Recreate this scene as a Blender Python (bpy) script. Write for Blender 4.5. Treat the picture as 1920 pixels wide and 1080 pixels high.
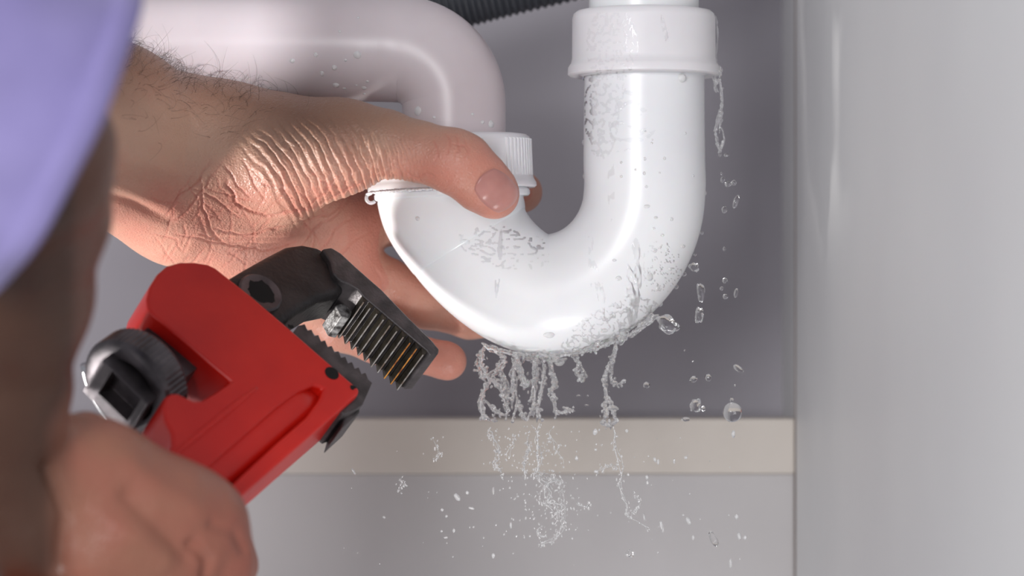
import bpy, bmesh, math, random
import numpy as np
from mathutils import Vector, Matrix, noise
random.seed(7); rng = np.random.default_rng(7)
C = bpy.context.scene.collection
for o in list(bpy.data.objects): bpy.data.objects.remove(o)

# ------------------------------------------------------------------ camera, world, lights, exposure
D = 0.95                       # camera to trap distance (m)
K = 36.0/100.0/1920.0          # metres per pixel per metre of distance
cam_d = bpy.data.cameras.new('camera'); cam = bpy.data.objects.new('camera', cam_d); C.objects.link(cam)
cam.location = (0, -D, 0); cam.rotation_euler = (math.pi/2, 0, 0)
cam_d.lens = 100; cam_d.sensor_width = 36; cam_d.clip_start = 0.02; cam_d.clip_end = 20
cam_d.dof.use_dof = True; cam_d.dof.focus_distance = D-0.022; cam_d.dof.aperture_fstop = 7.0
bpy.context.scene.camera = cam
vs = bpy.context.scene.view_settings
vs.view_transform = 'Standard'; vs.look = 'None'; vs.gamma = 1; vs.use_curve_mapping = False
vs.exposure = 0.0
W = bpy.data.worlds.new('world'); bpy.context.scene.world = W; W.use_nodes = True
W.node_tree.nodes['Background'].inputs[0].default_value = (0.93, 0.93, 1.0, 1)
W.node_tree.nodes['Background'].inputs[1].default_value = 0.36
def area(name, loc, target, size, power, color=(1, 1, 1)):
    l = bpy.data.lights.new(name, 'AREA'); l.shape = 'SQUARE'; l.size = size; l.energy = power; l.color = color
    o = bpy.data.objects.new(name, l); C.objects.link(o); o.location = loc
    o.rotation_euler = (Vector(target)-Vector(loc)).to_track_quat('-Z', 'Y').to_euler()
    return o
def spot(name, loc, target, ang, blend, rad, power, color=(1, 1, 1)):
    l = bpy.data.lights.new(name, 'SPOT'); l.spot_size = math.radians(ang); l.spot_blend = blend; l.shadow_soft_size = rad; l.energy = power; l.color = color
    o = bpy.data.objects.new(name, l); C.objects.link(o); o.location = loc
    o.rotation_euler = (Vector(target)-Vector(loc)).to_track_quat('-Z', 'Y').to_euler()
    return o
spot('key_lamp', (0.10, -0.30, -0.45), (-0.03, 0, 0.0), 30, 1, .05, 7.2, (1, 0.99, 0.97))
spot('side_lamp', (-0.45, -0.05, -0.22), (-0.115, -0.025, -0.010), 18, 1, .03, 14, (1, 0.97, 0.94))
spot('added_pipe_spot', (0.10, -0.95, -0.02), tuple(x for x in (-0.104, 0.0, 0.090)), 4.0, .5, .012, 34, (0.98, 0.98, 1.0))  # added spot without a visible source, makes the lit patch on the outlet pipe
area('front_softbox', (-0.40, -1.25, 0.12), (0.03, 0, 0), 0.45, 9.6, (0.99, 0.99, 1.0))

# ------------------------------------------------------------------ helpers
def P(px, py, ymm=0.0):
    d = D + ymm/1000.0
    return Vector(((px-960)*K*d, ymm/1000.0, (540-py)*K*d))
def R(rpx, ymm=0.0): return rpx*K*(D+ymm/1000.0)
def tag(o, label=None, cat=None, group=None, kind=None):
    if label: o['label'] = label
    if cat: o['category'] = cat
    if group: o['group'] = group
    if kind: o['kind'] = kind
    return o
def empty(name, loc=(0, 0, 0)):
    o = bpy.data.objects.new(name, None); o.empty_display_size = 0.01; C.objects.link(o); o.location = loc; return o
def link(name, me, mat, parent=None, smooth=True):
    o = bpy.data.objects.new(name, me); C.objects.link(o)
    if mat and not me.materials: me.materials.append(mat)
    if smooth: me.polygons.foreach_set('use_smooth', [True]*len(me.polygons))
    if parent:
        o.parent = parent
        p = parent; m = Matrix()
        off = Vector((0, 0, 0))
        while p: off += p.location; p = p.parent
        o.location = -off
    return o
def pydata(name, V, F, mat, parent=None, smooth=True):
    me = bpy.data.meshes.new(name); me.from_pydata([tuple(v) for v in V], [], [tuple(int(i) for i in f) for f in F]); me.update()
    return link(name, me, mat, parent, smooth)
def frombm(name, bm, mat, parent=None, smooth=False):
    bmesh.ops.recalc_face_normals(bm, faces=bm.faces)
    me = bpy.data.meshes.new(name); bm.to_mesh(me); bm.free()
    return link(name, me, mat, parent, smooth)
def bevel(o, w, seg=2, ang=35):
    m = o.modifiers.new('bevel', 'BEVEL'); m.width = w; m.segments = seg; m.limit_method = 'ANGLE'; m.angle_limit = math.radians(ang)
    for p in o.data.polygons: p.use_smooth = True
    if hasattr(o.data, 'set_sharp_from_angle'): o.data.set_sharp_from_angle(angle=math.radians(50))
    m.harden_normals = True
    return o
def box(name, lo, hi, mat, parent=None, bw=0):
    bm = bmesh.new(); bmesh.ops.create_cube(bm, size=1)
    for v in bm.verts: v.co = Vector([lo[i] if v.co[i] < 0 else hi[i] for i in range(3)])
    o = frombm(name, bm, mat, parent)
    if bw: bevel(o, bw)
    return o
def catmull(pts, n):
    pts = [np.array(p, float) for p in pts]
    pts = [2*pts[0]-pts[1]]+pts+[2*pts[-1]-pts[-2]]
    out = []
    for i in range(1, len(pts)-2):
        p0, p1, p2, p3 = pts[i-1:i+3]
        for k in range(n):
            t = k/n
            out.append(.5*((2*p1)+(-p0+p2)*t+(2*p0-5*p1+4*p2-p3)*t*t+(-p0+3*p1-3*p2+p3)*t**3))
    out.append(pts[-2]); return np.array(out)
def sweep(name, path, radii, mat, parent=None, seg=72, ref=(0, 1, 0), caps=True):
    """tube along path (Nx3) with a radius at each station"""
    path = np.array(path, float); n = len(path)
    T = np.gradient(path, axis=0); T /= np.linalg.norm(T, axis=1)[:, None]
    V = []; ref = np.array(ref, float)
    for i in range(n):
        a = np.cross(T[i], ref); a /= np.linalg.norm(a); b = np.cross(T[i], a)
        for k in range(seg):
            th = 2*math.pi*k/seg; V.append(path[i]+radii[i]*(math.cos(th)*a+math.sin(th)*b))
    F = [(i*seg+k, (i+1)*seg+k, (i+1)*seg+(k+1) % seg, i*seg+(k+1) % seg) for i in range(n-1) for k in range(seg)]
    if caps: F += [tuple(range(seg)), tuple(range((n-1)*seg, n*seg))[::-1]]
    return pydata(name, V, F, mat, parent)
def lathe(name, base, axis, prof, mat, parent=None, seg=96, sharp=40, bw=0):
    """profile of (radius, height) pairs turned about axis; closed loop"""
    z = Vector(axis).normalized(); x = z.cross(Vector((0, 1, 0.001))).normalized(); y = z.cross(x)
    V = []; n = len(prof)
    for r, h in prof:
        for k in range(seg):
            th = 2*math.pi*k/seg; V.append(Vector(base)+z*h+(x*math.cos(th)+y*math.sin(th))*r)
    F = [(i*seg+k, i*seg+(k+1) % seg, ((i+1) % n)*seg+(k+1) % seg, ((i+1) % n)*seg+k) for i in range(n) for k in range(seg)]
    o = pydata(name, V, F, mat, parent)
    bm = bmesh.new(); bm.from_mesh(o.data); bmesh.ops.recalc_face_normals(bm, faces=bm.faces); bm.to_mesh(o.data); bm.free()
    o.data.set_sharp_from_angle(angle=math.radians(sharp))
    if bw: bevel(o, bw, 3)
    return o

# ------------------------------------------------------------------ materials
def srgb(r, g, b): return tuple(((c/255)/12.92 if c <= 10 else (((c/255)+.055)/1.055)**2.4) for c in (r, g, b))+(1,)
def mat(name, col, rough=.5, metal=0, **kw):
    m = bpy.data.materials.new(name); m.use_nodes = True; b = m.node_tree.nodes['Principled BSDF']
    b.inputs['Base Color'].default_value = col; b.inputs['Roughness'].default_value = rough; b.inputs['Metallic'].default_value = metal
    for k, v in kw.items(): b.inputs[k.replace('_', ' ')].default_value = v
    return m
def N(m, t, **kw):
    n = m.node_tree.nodes.new(t)
    for k, v in kw.items():
        if k in n.inputs: n.inputs[k].default_value = v
        else: setattr(n, k, v)
    return n
def L(m, a, b): m.node_tree.links.new(a, b)
def noisy(m, c1, c2, scale, detail=4, bump=0.0, dist=0.0005, bscale=None, stretch=None, lo=.35, hi=.65):
    b = m.node_tree.nodes['Principled BSDF']
    tc = N(m, 'ShaderNodeTexCoord'); mp = N(m, 'ShaderNodeMapping')
    if stretch: mp.inputs['Scale'].default_value = stretch
    L(m, tc.outputs['Object'], mp.inputs[0])
    nz = N(m, 'ShaderNodeTexNoise', Scale=scale, Detail=detail); L(m, mp.outputs[0], nz.inputs['Vector'])
    cr = N(m, 'ShaderNodeValToRGB'); cr.color_ramp.elements[0].color = c1; cr.color_ramp.elements[1].color = c2
    cr.color_ramp.elements[0].position = lo; cr.color_ramp.elements[1].position = hi
    L(m, nz.outputs[0], cr.inputs[0]); L(m, cr.outputs[0], b.inputs['Base Color'])
    if bump:
        n2 = N(m, 'ShaderNodeTexNoise', Scale=bscale or scale*8, Detail=5); L(m, mp.outputs[0], n2.inputs['Vector'])
        bp = N(m, 'ShaderNodeBump', Strength=bump, Distance=dist); L(m, n2.outputs[0], bp.inputs['Height']); L(m, bp.outputs[0], b.inputs['Normal'])
    return m
M_plastic = noisy(mat('white_plastic', srgb(240, 240, 242), .28, Subsurface_Weight=.12, Subsurface_Scale=.003, Specular_IOR_Level=.5), srgb(238, 238, 241), srgb(246, 246, 247), 25, bump=.05, dist=.0003, bscale=90)
M_elbow = noisy(mat('aged_shaded_plastic', srgb(230, 224, 226), .32, Subsurface_Weight=.1, Subsurface_Scale=.003), srgb(207, 194, 197), srgb(218, 207, 210), 20, bump=.05, dist=.0003, bscale=90)  # aged tone, darkened further in colour for the shadow over the elbow
M_nut = noisy(mat('nut_plastic', srgb(238, 236, 238), .36, Subsurface_Weight=.1, Subsurface_Scale=.003), srgb(235, 232, 235), srgb(243, 240, 242), 30, bump=.08, dist=.0003, bscale=160)
M_back = noisy(mat('grey_back_panel', srgb(150, 147, 155), .7), srgb(174, 170, 177), srgb(180, 176, 183), 9, bump=.1, dist=.0003, bscale=400)
M_side = noisy(mat('white_melamine', srgb(205, 205, 205), .5), srgb(216, 216, 216), srgb(224, 224, 223), 6, bump=.12, dist=.0003, bscale=500)
M_rail = noisy(mat('beige_rail', srgb(205, 197, 188), .5), srgb(206, 197, 187), srgb(213, 205, 197), 14, bump=.1, dist=.0003, bscale=400)
M_low = noisy(mat('grey_lower_board', srgb(190, 186, 186), .5), srgb(189, 185, 184), srgb(196, 192, 192), 6, bump=.1, dist=.0003, bscale=400)
M_seam = mat('brown_seam', srgb(120, 96, 82), .8)
M_hose = mat('dark_rubber', srgb(52, 55, 62), .5)
M_red = noisy(mat('red_enamel', srgb(200, 25, 15), .34, Specular_IOR_Level=.45), srgb(190, 20, 12), srgb(207, 31, 18), 35, bump=.10, dist=.0006, bscale=220)
M_black = noisy(mat('black_cast_iron', srgb(30, 29, 30), .48, .25), srgb(30, 28, 29), srgb(52, 49, 50), 90, bump=.55, dist=.0006, bscale=700)
M_jaw = noisy(mat('dark_jaw_steel', srgb(45, 42, 40), .42, .35), srgb(56, 52, 53), srgb(86, 80, 81), 160, bump=.35, dist=.0004, bscale=900)
M_tooth = noisy(mat('oily_jaw_teeth', srgb(70, 66, 60), .35, .6), srgb(38, 34, 29), srgb(80, 74, 64), 130, bump=.4, dist=.0004, bscale=900)
M_edge = noisy(mat('worn_tooth_edge', srgb(190, 185, 180), .3, .9), srgb(150, 128, 112), srgb(215, 212, 208), 260, bump=.3, dist=.0003, bscale=900)
M_dull = noisy(mat('dull_worn_metal', srgb(120, 118, 118), .5, .5), srgb(60, 56, 55), srgb(175, 173, 172), 500, bump=.6, dist=.0006, bscale=900)
M_rust = noisy(mat('rusty_tooth_edge', srgb(170, 110, 45), .5, .4), srgb(120, 60, 25), srgb(205, 140, 60), 200, bump=.3, dist=.0003, bscale=900)
M_chrome = mat('chrome_steel', srgb(205, 205, 208), .16, 1)
M_dsteel = noisy(mat('blued_steel', srgb(90, 86, 90), .33, .7), srgb(74, 70, 73), srgb(104, 98, 101), 120, bump=.2, dist=.0004, bscale=500)
M_hole = mat('dark_hole', srgb(8, 7, 7), .9)
M_cloth = noisy(mat('lavender_cotton', srgb(168, 158, 212), .85, Sheen_Weight=.2), srgb(136, 127, 180), srgb(149, 140, 192), 30, bump=.3, dist=.0006, bscale=1400)
M_nail = noisy(mat('thumbnail', srgb(205, 150, 140), .30, Subsurface_Weight=.3, Subsurface_Scale=.002), srgb(183, 126, 118), srgb(208, 152, 143), 60, bump=.15, dist=.0002, bscale=300, stretch=(1, 1, 1))
M_hair = mat('arm_hair', srgb(66, 46, 34), .5)
M_water = mat('water', (1, 1, 1, 1), .0, IOR=1.33, Transmission_Weight=1.0)
def film_mat():
    m = bpy.data.materials.new('water_film'); m.use_nodes = True; nt = m.node_tree
    nt.nodes.remove(nt.nodes['Principled BSDF']); out = nt.nodes['Material Output']
    tr = N(m, 'ShaderNodeBsdfTransparent', Color=(1, 1, 1, 1)); gl = N(m, 'ShaderNodeBsdfGlossy', Roughness=.06)
    df = N(m, 'ShaderNodeBsdfDiffuse', Color=(.9, .9, .92, 1)); m2 = N(m, 'ShaderNodeMixShader'); m2.inputs[0].default_value = .05
    fr = N(m, 'ShaderNodeFresnel', IOR=1.33); mx = N(m, 'ShaderNodeMixShader')
    L(m, tr.outputs[0], m2.inputs[1]); L(m, df.outputs[0], m2.inputs[2])
    L(m, fr.outputs[0], mx.inputs[0]); L(m, m2.outputs[0], mx.inputs[1]); L(m, gl.outputs[0], mx.inputs[2]); L(m, mx.outputs[0], out.inputs[0])
    return m
M_splash = mat('glint_whitened_water', (1, 1, 1, 1), .02, IOR=1.33, Transmission_Weight=.90)  # white share in its colour stands in for bright sparkle
M_spray = mat('fine_spray_water', (1, 1, 1, 1), .02, IOR=1.33, Transmission_Weight=.60)  # larger white share paints in the glints of fine drops
M_film = film_mat()
M_bead = mat('clinging_bead_water', (1, 1, 1, 1), .03, IOR=1.2, Transmission_Weight=.45)
def skin_mat(name, base, pink, dark, fine=1.0):
    m = mat(name, base, .40, Subsurface_Weight=.22, Subsurface_Scale=.003)
    b = m.node_tree.nodes['Principled BSDF']; b.inputs['Subsurface Radius'].default_value = (1, .45, .3)
    tc = N(m, 'ShaderNodeTexCoord')
    at = N(m, 'ShaderNodeAttribute'); at.attribute_name = 'pinkness'
    at2 = N(m, 'ShaderNodeAttribute'); at2.attribute_name = 'tan_shade'
    nz = N(m, 'ShaderNodeTexNoise', Scale=70, Detail=5, Roughness=.6); L(m, tc.outputs['Object'], nz.inputs['Vector'])
    ad = N(m, 'ShaderNodeMath', operation='MULTIPLY_ADD'); L(m, nz.outputs[0], ad.inputs[0]); ad.inputs[1].default_value = 1.1; ad.inputs[2].default_value = -.55
    ad2 = N(m, 'ShaderNodeMath', operation='ADD', use_clamp=True); L(m, at.outputs['Fac'], ad2.inputs[0]); L(m, ad.outputs[0], ad2.inputs[1])
    mx = N(m, 'ShaderNodeMix', data_type='RGBA'); mx.inputs[6].default_value = base; mx.inputs[7].default_value = pink; L(m, ad2.outputs[0], mx.inputs[0])
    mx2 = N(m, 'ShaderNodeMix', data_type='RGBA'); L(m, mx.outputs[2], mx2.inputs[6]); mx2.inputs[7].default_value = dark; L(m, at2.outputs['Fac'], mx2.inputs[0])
    L(m, mx2.outputs[2], b.inputs['Base Color'])
    vo = N(m, 'ShaderNodeTexVoronoi', Scale=950*fine, feature='DISTANCE_TO_EDGE'); L(m, tc.outputs['Object'], vo.inputs['Vector'])
    n3 = N(m, 'ShaderNodeTexNoise', Scale=420*fine, Detail=6); L(m, tc.outputs['Object'], n3.inputs['Vector'])
    s = N(m, 'ShaderNodeMath', operation='MULTIPLY_ADD'); L(m, vo.outputs[0], s.inputs[0]); s.inputs[1].default_value = .8; L(m, n3.outputs[0], s.inputs[2])
    bp = N(m, 'ShaderNodeBump', Strength=.6, Distance=.0005); L(m, s.outputs[0], bp.inputs['Height']); L(m, bp.outputs[0], b.inputs['Normal'])
    return m
M_skin = skin_mat('skin', srgb(208, 168, 145), srgb(208, 140, 122), srgb(122, 82, 62))
M_skin2 = skin_mat('skin_shaded', srgb(156, 105, 85), srgb(162, 92, 78), srgb(80, 53, 40), .6)  # darker copy of the skin, shade on the near arm put into its colour

# ------------------------------------------------------------------ implicit surfaces
class Field:
    """smooth union of tapered capsules, in mm"""
    def __init__(s): s.g = []                 # groups: (k_inside, k_to_body, prims)
    def group(s, k, kb, prims): s.g.append((k, kb, prims))
    def bounds(s):
        lo = np.full(3, 1e9); hi = -lo
        for _, _, pr in s.g:
            for a, b, r1, r2 in pr:
                r = max(r1, r2)+4
                lo = np.minimum(lo, np.minimum(a, b)-r); hi = np.maximum(hi, np.maximum(a, b)+r)
        return lo, hi
def capd(X, Y, Z, a, b, r1, r2):
    ba = b-a; L2 = max(float(ba@ba), 1e-9)
    x = X-a[0]; y = Y-a[1]; z = Z-a[2]
    t = np.clip((x*ba[0]+y*ba[1]+z*ba[2])/L2, 0, 1)
    return np.sqrt((x-t*ba[0])**2+(y-t*ba[1])**2+(z-t*ba[2])**2)-(r1+(r2-r1)*t)
def smin(a, b, k):
    h = np.clip(.5+.5*(b-a)/k, 0, 1); return b+(a-b)*h-k*h*(1-h)
def evalpts(f, pts):
    X, Y, Z = pts[:, 0], pts[:, 1], pts[:, 2]; tot = None; body = None
    for i, (k, kb, pr) in enumerate(f.g):
        G = np.full(len(X), 1e3)
        for a, b, r1, r2 in pr: G = smin(G, capd(X, Y, Z, a, b, r1, r2), k)
        if i == 0: body = G; tot = G.copy()
        else:
            tot = smin(tot, smin(body, G, kb), .6) if kb > .6 else smin(tot, G, kb)
    return tot
def voxel(f, h):
    lo, hi = f.bounds(); n = np.ceil((hi-lo)/h).astype(int)+1
    ax = [(lo[i]+h*np.arange(n[i])).astype(np.float32) for i in range(3)]
    def grp(k, pr):
        G = np.full(n, 100, np.float32)
        for a, b, r1, r2 in pr:
            r = max(r1, r2)+k+3*h
            s = []
            for i in range(3):
                l = max(0, int((min(a[i], b[i])-r-lo[i])/h)); u = min(n[i], int((max(a[i], b[i])+r-lo[i])/h)+2); s.append(slice(l, u))
            X = ax[0][s[0]][:, None, None]; Y = ax[1][s[1]][None, :, None]; Z = ax[2][s[2]][None, None, :]
            sl = tuple(s); G[sl] = smin(G[sl], capd(X, Y, Z, a, b, r1, r2).astype(np.float32), k)
        return G
    tot = body = None
    for i, (k, kb, pr) in enumerate(f.g):
        G = grp(k, pr)
        if i == 0: body = G; tot = G.copy()
        else: tot = smin(tot, smin(body, G, kb), .6) if kb > .6 else smin(tot, G, kb)
    return tot, lo
def nets(F, lo, h):
    ins = F < 0
    a = ins[:-1, :-1, :-1].astype(np.int8)
    cnt = np.zeros(a.shape, np.int8)
    offs = [(i, j, k) for i in (0, 1) for j in (0, 1) for k in (0, 1)]
    nx, ny, nz = F.shape
    for i, j, k in offs: cnt += ins[i:nx-1+i, j:ny-1+j, k:nz-1+k]
    act = (cnt > 0) & (cnt < 8); ci = np.argwhere(act)
    idx = np.full(a.shape, -1, np.int32); idx[act] = np.arange(len(ci))
    val = np.stack([F[ci[:, 0]+i, ci[:, 1]+j, ci[:, 2]+k] for i, j, k in offs], 1)
    acc = np.zeros((len(ci), 3)); w = np.zeros(len(ci))
    for p in range(8):
        for q in range(p+1, 8):
            if sum(abs(offs[p][t]-offs[q][t]) for t in range(3)) != 1: continue
            vp, vq = val[:, p], val[:, q]; m = (vp < 0) != (vq < 0)
            t = np.where(m, vp/np.where(m, vp-vq, 1), 0)[:, None]
            acc += m[:, None]*(np.array(offs[p])*(1-t)+np.array(offs[q])*t); w += m
    V = (ci+acc/w[:, None])*h+lo
    faces = []
    for ax in range(3):
        sl0 = [slice(1, -1)]*3; sl1 = [slice(1, -1)]*3; sl0[ax] = slice(0, -1); sl1[ax] = slice(1, None)
        A = ins[tuple(sl0)]; B = ins[tuple(sl1)]
        e = np.argwhere(A != B); flip = A[tuple(e.T)]
        e = e+np.array([0 if t == ax else 1 for t in range(3)])
        u, v = [(1, 2), (2, 0), (0, 1)][ax]
        def cell(du, dv):
            c = e.copy(); c[:, u] -= du; c[:, v] -= dv; return idx[c[:, 0], c[:, 1], c[:, 2]]
        q = np.stack([cell(1, 1), cell(0, 1), cell(0, 0), cell(1, 0)], 1)
        q[~flip] = q[~flip][:, ::-1]; faces.append(q)
    return V, np.concatenate(faces)
def fastmesh(name, V, F, mat_, parent=None, attrs=None):
    """quads only; V in metres"""
    me = bpy.data.meshes.new(name); V = np.asarray(V, np.float32); F = np.asarray(F, np.int32); m = F.shape[1]
    me.vertices.add(len(V)); me.vertices.foreach_set('co', V.ravel())
    me.loops.add(F.size); me.loops.foreach_set('vertex_index', F.ravel())
    me.polygons.add(len(F)); me.polygons.foreach_set('loop_start', np.arange(0, F.size, m, dtype=np.int32))
    me.update(calc_edges=True); me.validate()
    for k, v in (attrs or {}).items():
        at = me.attributes.new(k, 'FLOAT', 'POINT'); at.data.foreach_set('value', np.asarray(v, np.float32))
    return link(name, me, mat_, parent)
def vnormals(V, F):
    n = np.cross(V[F[:, 2]]-V[F[:, 0]], V[F[:, 3]]-V[F[:, 1]]); N_ = np.zeros_like(V)
    for c in range(4): np.add.at(N_, F[:, c], n)
    return N_/np.maximum(np.linalg.norm(N_, axis=1), 1e-12)[:, None]
def chain(pts):
    """[(px, py, depth_mm, radius_px), ...] -> capsules in mm"""
    q = [(np.array(P(a, b, c))*1000, R(r, c)*1000) for a, b, c, r in pts]
    return [(q[i][0], q[i+1][0], q[i][1], q[i+1][1]) for i in range(len(q)-1)]
def pix(V):     # metres -> pixel position of a point
    d = V[:, 1]+D; return V[:, 0]/(K*d)+960, 540-V[:, 2]/(K*d)
def wob(x, y, s, seed=0):
    """cheap smooth value noise on arrays"""
    g = np.random.default_rng(seed).random((64, 64)); x = x/s; y = y/s
    xi = np.floor(x).astype(int); yi = np.floor(y).astype(int); fx = x-xi; fy = y-yi
    fx = fx*fx*(3-2*fx); fy = fy*fy*(3-2*fy)
    G = lambda i, j: g[i % 64, j % 64]
    return (G(xi, yi)*(1-fx)+G(xi+1, yi)*fx)*(1-fy)+(G(xi, yi+1)*(1-fx)+G(xi+1, yi+1)*fx)*fy
def segd(x, y, pts):
    """distance from (x,y) to a polyline and the parameter along it"""
    best = np.full(x.shape, 1e9); par = np.zeros(x.shape); n = len(pts)-1
    for i in range(n):
        ax, ay = pts[i]; bx, by = pts[i+1]; dx, dy = bx-ax, by-ay
        t = np.clip(((x-ax)*dx+(y-ay)*dy)/(dx*dx+dy*dy), 0, 1); d = np.hypot(x-ax-t*dx, y-ay-t*dy)
        m = d < best; best = np.where(m, d, best); par = np.where(m, (i+t)/n, par)
    return best, par

# ------------------------------------------------------------------ setting: the cabinet
YB, YR = 160.0, 100.0
XW = P(1492, 0, YR).x
zt = P(0, 785, YR).z; zm = P(0, 889, YR).z
tag(box('wall_back', (-0.75, YB/1000, -0.45), (XW+.02, YB/1000+.012, 0.40), M_back), 'grey back panel of the sink cabinet behind the trap', kind='structure')
tag(box('wall_right', (XW, -0.43, -0.45), (XW+.018, YR/1000, 0.40), M_side), 'pale grey side board of the cabinet at the right', kind='structure')
tag(box('trim_1', (XW+.0006, YR/1000+.0012, zt-.05), (XW+.017, YB/1000, 0.40), M_side), 'narrow pale upright strip behind the seam of the side board', kind='structure')
tag(box('trim_2', (XW-.0002, YR/1000-.0001, -0.2), (XW+.016, YR/1000+.0014, 0.40), M_seam), 'thin brown seam between side board and upright strip', kind='structure')
tag(box('trim_3', (-0.75, YR/1000, zm), (XW-.0003, YR/1000+.016, zt), M_rail, bw=.0007), 'beige crossrail along the bottom of the back panel', kind='structure')
tag(box('wall_lower', (-0.75, YR/1000+.0012, -0.45), (XW-.0003, YR/1000+.016, zm), M_low, bw=.0005), 'grey lower board beneath the beige rail', kind='structure')

# ------------------------------------------------------------------ the trap
trap = empty('sink_trap', P(1022, 665))
tag(trap, 'white plastic curved sink trap with two slip nuts, wet and leaking', 'drain pipe')
def path_px(pts, n):
    c = catmull(pts, n); return [P(a, b, y) for a, b, y, r in c], [R(r, 0) for a, b, y, r in c]
ub = [(1209, 100, 0, 112), (1208, 200, 0, 113), (1208, 300, 0, 114)]
for i in range(0, 7):
    t = math.radians(i*15); ub.append((1022+187*math.cos(t)*1.0, 352+201*math.sin(t), 0, 114))
ub += [(975, 540, 0, 114), (928, 507, 0, 115.5), (890, 466, 0, 119), (866, 425, 0, 127), (853, 392, 0, 136), (848, 362, 0, 141), (846, 330, 0, 141)]
pp, rr = path_px(ub, 8)
UP = np.array(pp); UR = np.array(rr)
ubend = sweep('u_bend', UP, UR, M_plastic, trap, 96)
# raised socket lip on the bend
def band(name, i0, i1, add, parent, mat_):
    n = i1-i0+1; f = [math.sin(math.pi*min(1, (j/(n-1)))) ** .35 if 0 < j < n-1 else 0 for j in range(n)]
    return sweep(name, UP[i0:i1+1], [UR[i0+j]+add*f[j]-(.0002 if f[j] == 0 else 0) for j in range(n)], mat_, parent, 96)
iL = len(UP)-1
band('socket_lip', iL-30, iL-8, .00035, trap, M_plastic)
# right nut
def nut(cx, top, bot, r, rim_r, rim_h, tilt, mat_, r_in):
    base = P(cx, bot, 0); ax = Vector((math.sin(tilt), 0, math.cos(tilt))); px = R(1)
    H = (bot-top)*px; rim = rim_h*px; r *= px; rim_r *= px; ri = r_in*px
    prof = [(ri, -.0002), (ri, H-.001), (r-.004, H+.0001), (r-.0015, H-.0003), (r-.0004, H-.0012), (r, H-.0028), (r+.0001, rim+.0025), (r+.0004, rim+.0008),
            (rim_r-.0004, rim-.0001), (rim_r, rim-.0008), (rim_r+.0001, .0006), (rim_r-.0006, 0), (rim_r-.002, .0001), (ri+.0018, .0008)]
    return lathe('slip_nut', base, ax, prof, mat_, trap, 128, 50), base, ax
n1, b1, a1 = nut(1207, 20, 143, 134, 142, 20, 0, M_nut, 113)
n1['label'] = 'large smooth slip nut'
n2, b2, a2 = nut(848, 256, 357, 151, 158, 14, math.radians(-2.2), M_nut, 96)
n2['label'] = 'ribbed slip nut under the thumb'
def ribs(parent, base, ax, r, h0, h1, groups, mat_):
    z = ax; x = Vector((0, -1, 0)); y = z.cross(x).normalized()
    for c0, n, sp in groups:
        for j in range(n):
            bm = bmesh.new(); th = math.radians(c0+(j-(n-1)/2)*sp)
            d = (x*math.cos(th)+y*math.sin(th)); t = z.cross(d)
            q = bmesh.ops.create_cube(bm, size=1)['verts']
            for v in q:
                co = v.co.copy(); rad = r+(.0006 if co.x > 0 else -.001); wd = .00032 if co.x > 0 else .00055
                hh = (h1-.0004 if co.x > 0 else h1) if co.z > 0 else (h0+.0004 if co.x > 0 else h0)
                v.co = base+d*rad+t*(wd if co.y > 0 else -wd)+z*hh
            frombm('grip_rib', bm, mat_, parent)
ribs(n2, b2, a2, R(151), R(20), R(92), [(-45.5, 8, 3.4), (62, 10, 4.0), (165, 8, 3.4), (-120, 8, 3.4)], M_nut)
# label plate on the nut (plain raised panel between the ribs)
bm = bmesh.new(); z = a2; x = Vector((0, -1, 0)); y = z.cross(x).normalized(); vv = []
for i in range(9):
    th = math.radians(-28+i*6.5); d = x*math.cos(th)+y*math.sin(th)
    vv.append([bm.verts.new(b2+d*(R(151)+rr_)+z*hh) for rr_, hh in ((-.001, R(18)), (.0004, R(19)), (.0004, R(88)), (-.001, R(90)))])
for i in range(8):
    for j in range(3): bm.faces.new((vv[i][j], vv[i+1][j], vv[i+1][j+1], vv[i][j+1]))
for e in (0, 8): bm.faces.new(vv[e])
frombm('raised_panel', bm, M_nut, n2, True)
# moulding flash hanging from the nut rim
bm = bmesh.new()
for j in range(46):
    th = math.radians(-96+j*2.6); d = (x*math.cos(th)+y*math.sin(th)); dr = random.uniform(0, .0007); hgt = random.uniform(.0002, .0007)
    q = bmesh.ops.create_icosphere(bm, subdivisions=1, radius=1)['verts']
    for v in q: v.co = b2+d*(R(156)+dr)+z*(-hgt*.5)+Vector((v.co.x*.0011, v.co.y*.0009, v.co.z*hgt))
th = math.radians(-88)
pth = [b2+(x*math.cos(th)+y*math.sin(th))*R(152)+Vector((.001*math.cos(t)*1.6, 0, -.0016+.0016*math.sin(t))) for t in np.linspace(1.6, 5.6, 12)]
frombm('moulding_flash', bm, M_nut, n2, True)
sweep('flash_curl', pth, [.0006]*12, M_nut, n2, 10)
# neck rings right under the left nut
lathe('sealing_ring', P(848, 372), a2, [(R(100), 0), (R(143), 0), (R(146), .0006), (R(146), .0018), (R(143), .0024), (R(100), .0024)], M_plastic, trap, 96)
# inlet tube above the right nut
pp, rr = path_px([(1207, 60, 0, 103), (1207, 0, 0, 103), (1207, -90, 0, 103), (1207, -200, 0, 103)], 3)
sweep('inlet_tube', pp, rr, M_plastic, trap, 96)
# elbow and outlet pipe
el = [(851, 300, 0, 97), (851, 260, 0, 97), (851, 225, 0, 97)]
for i in range(0, 10):
    t = math.radians(i*10); el.append((744+107*math.cos(t), 199-107*math.sin(t), 1.5*i/9, 97+3*math.sin(t)))
el += [(726, 91.6, 2, 100), (704, 91.2, 2.5, 100), (680, 91, 3, 100), (620, 90.5, 5, 101), (560, 90, 7, 101), (400, 90, 12, 102), (100, 92, 22, 107), (-250, 92, 38, 107), (-600, 92, 52, 107)]
pp, rr = path_px(el, 6)
sweep('elbow', pp, rr, M_elbow, trap, 96)

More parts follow.
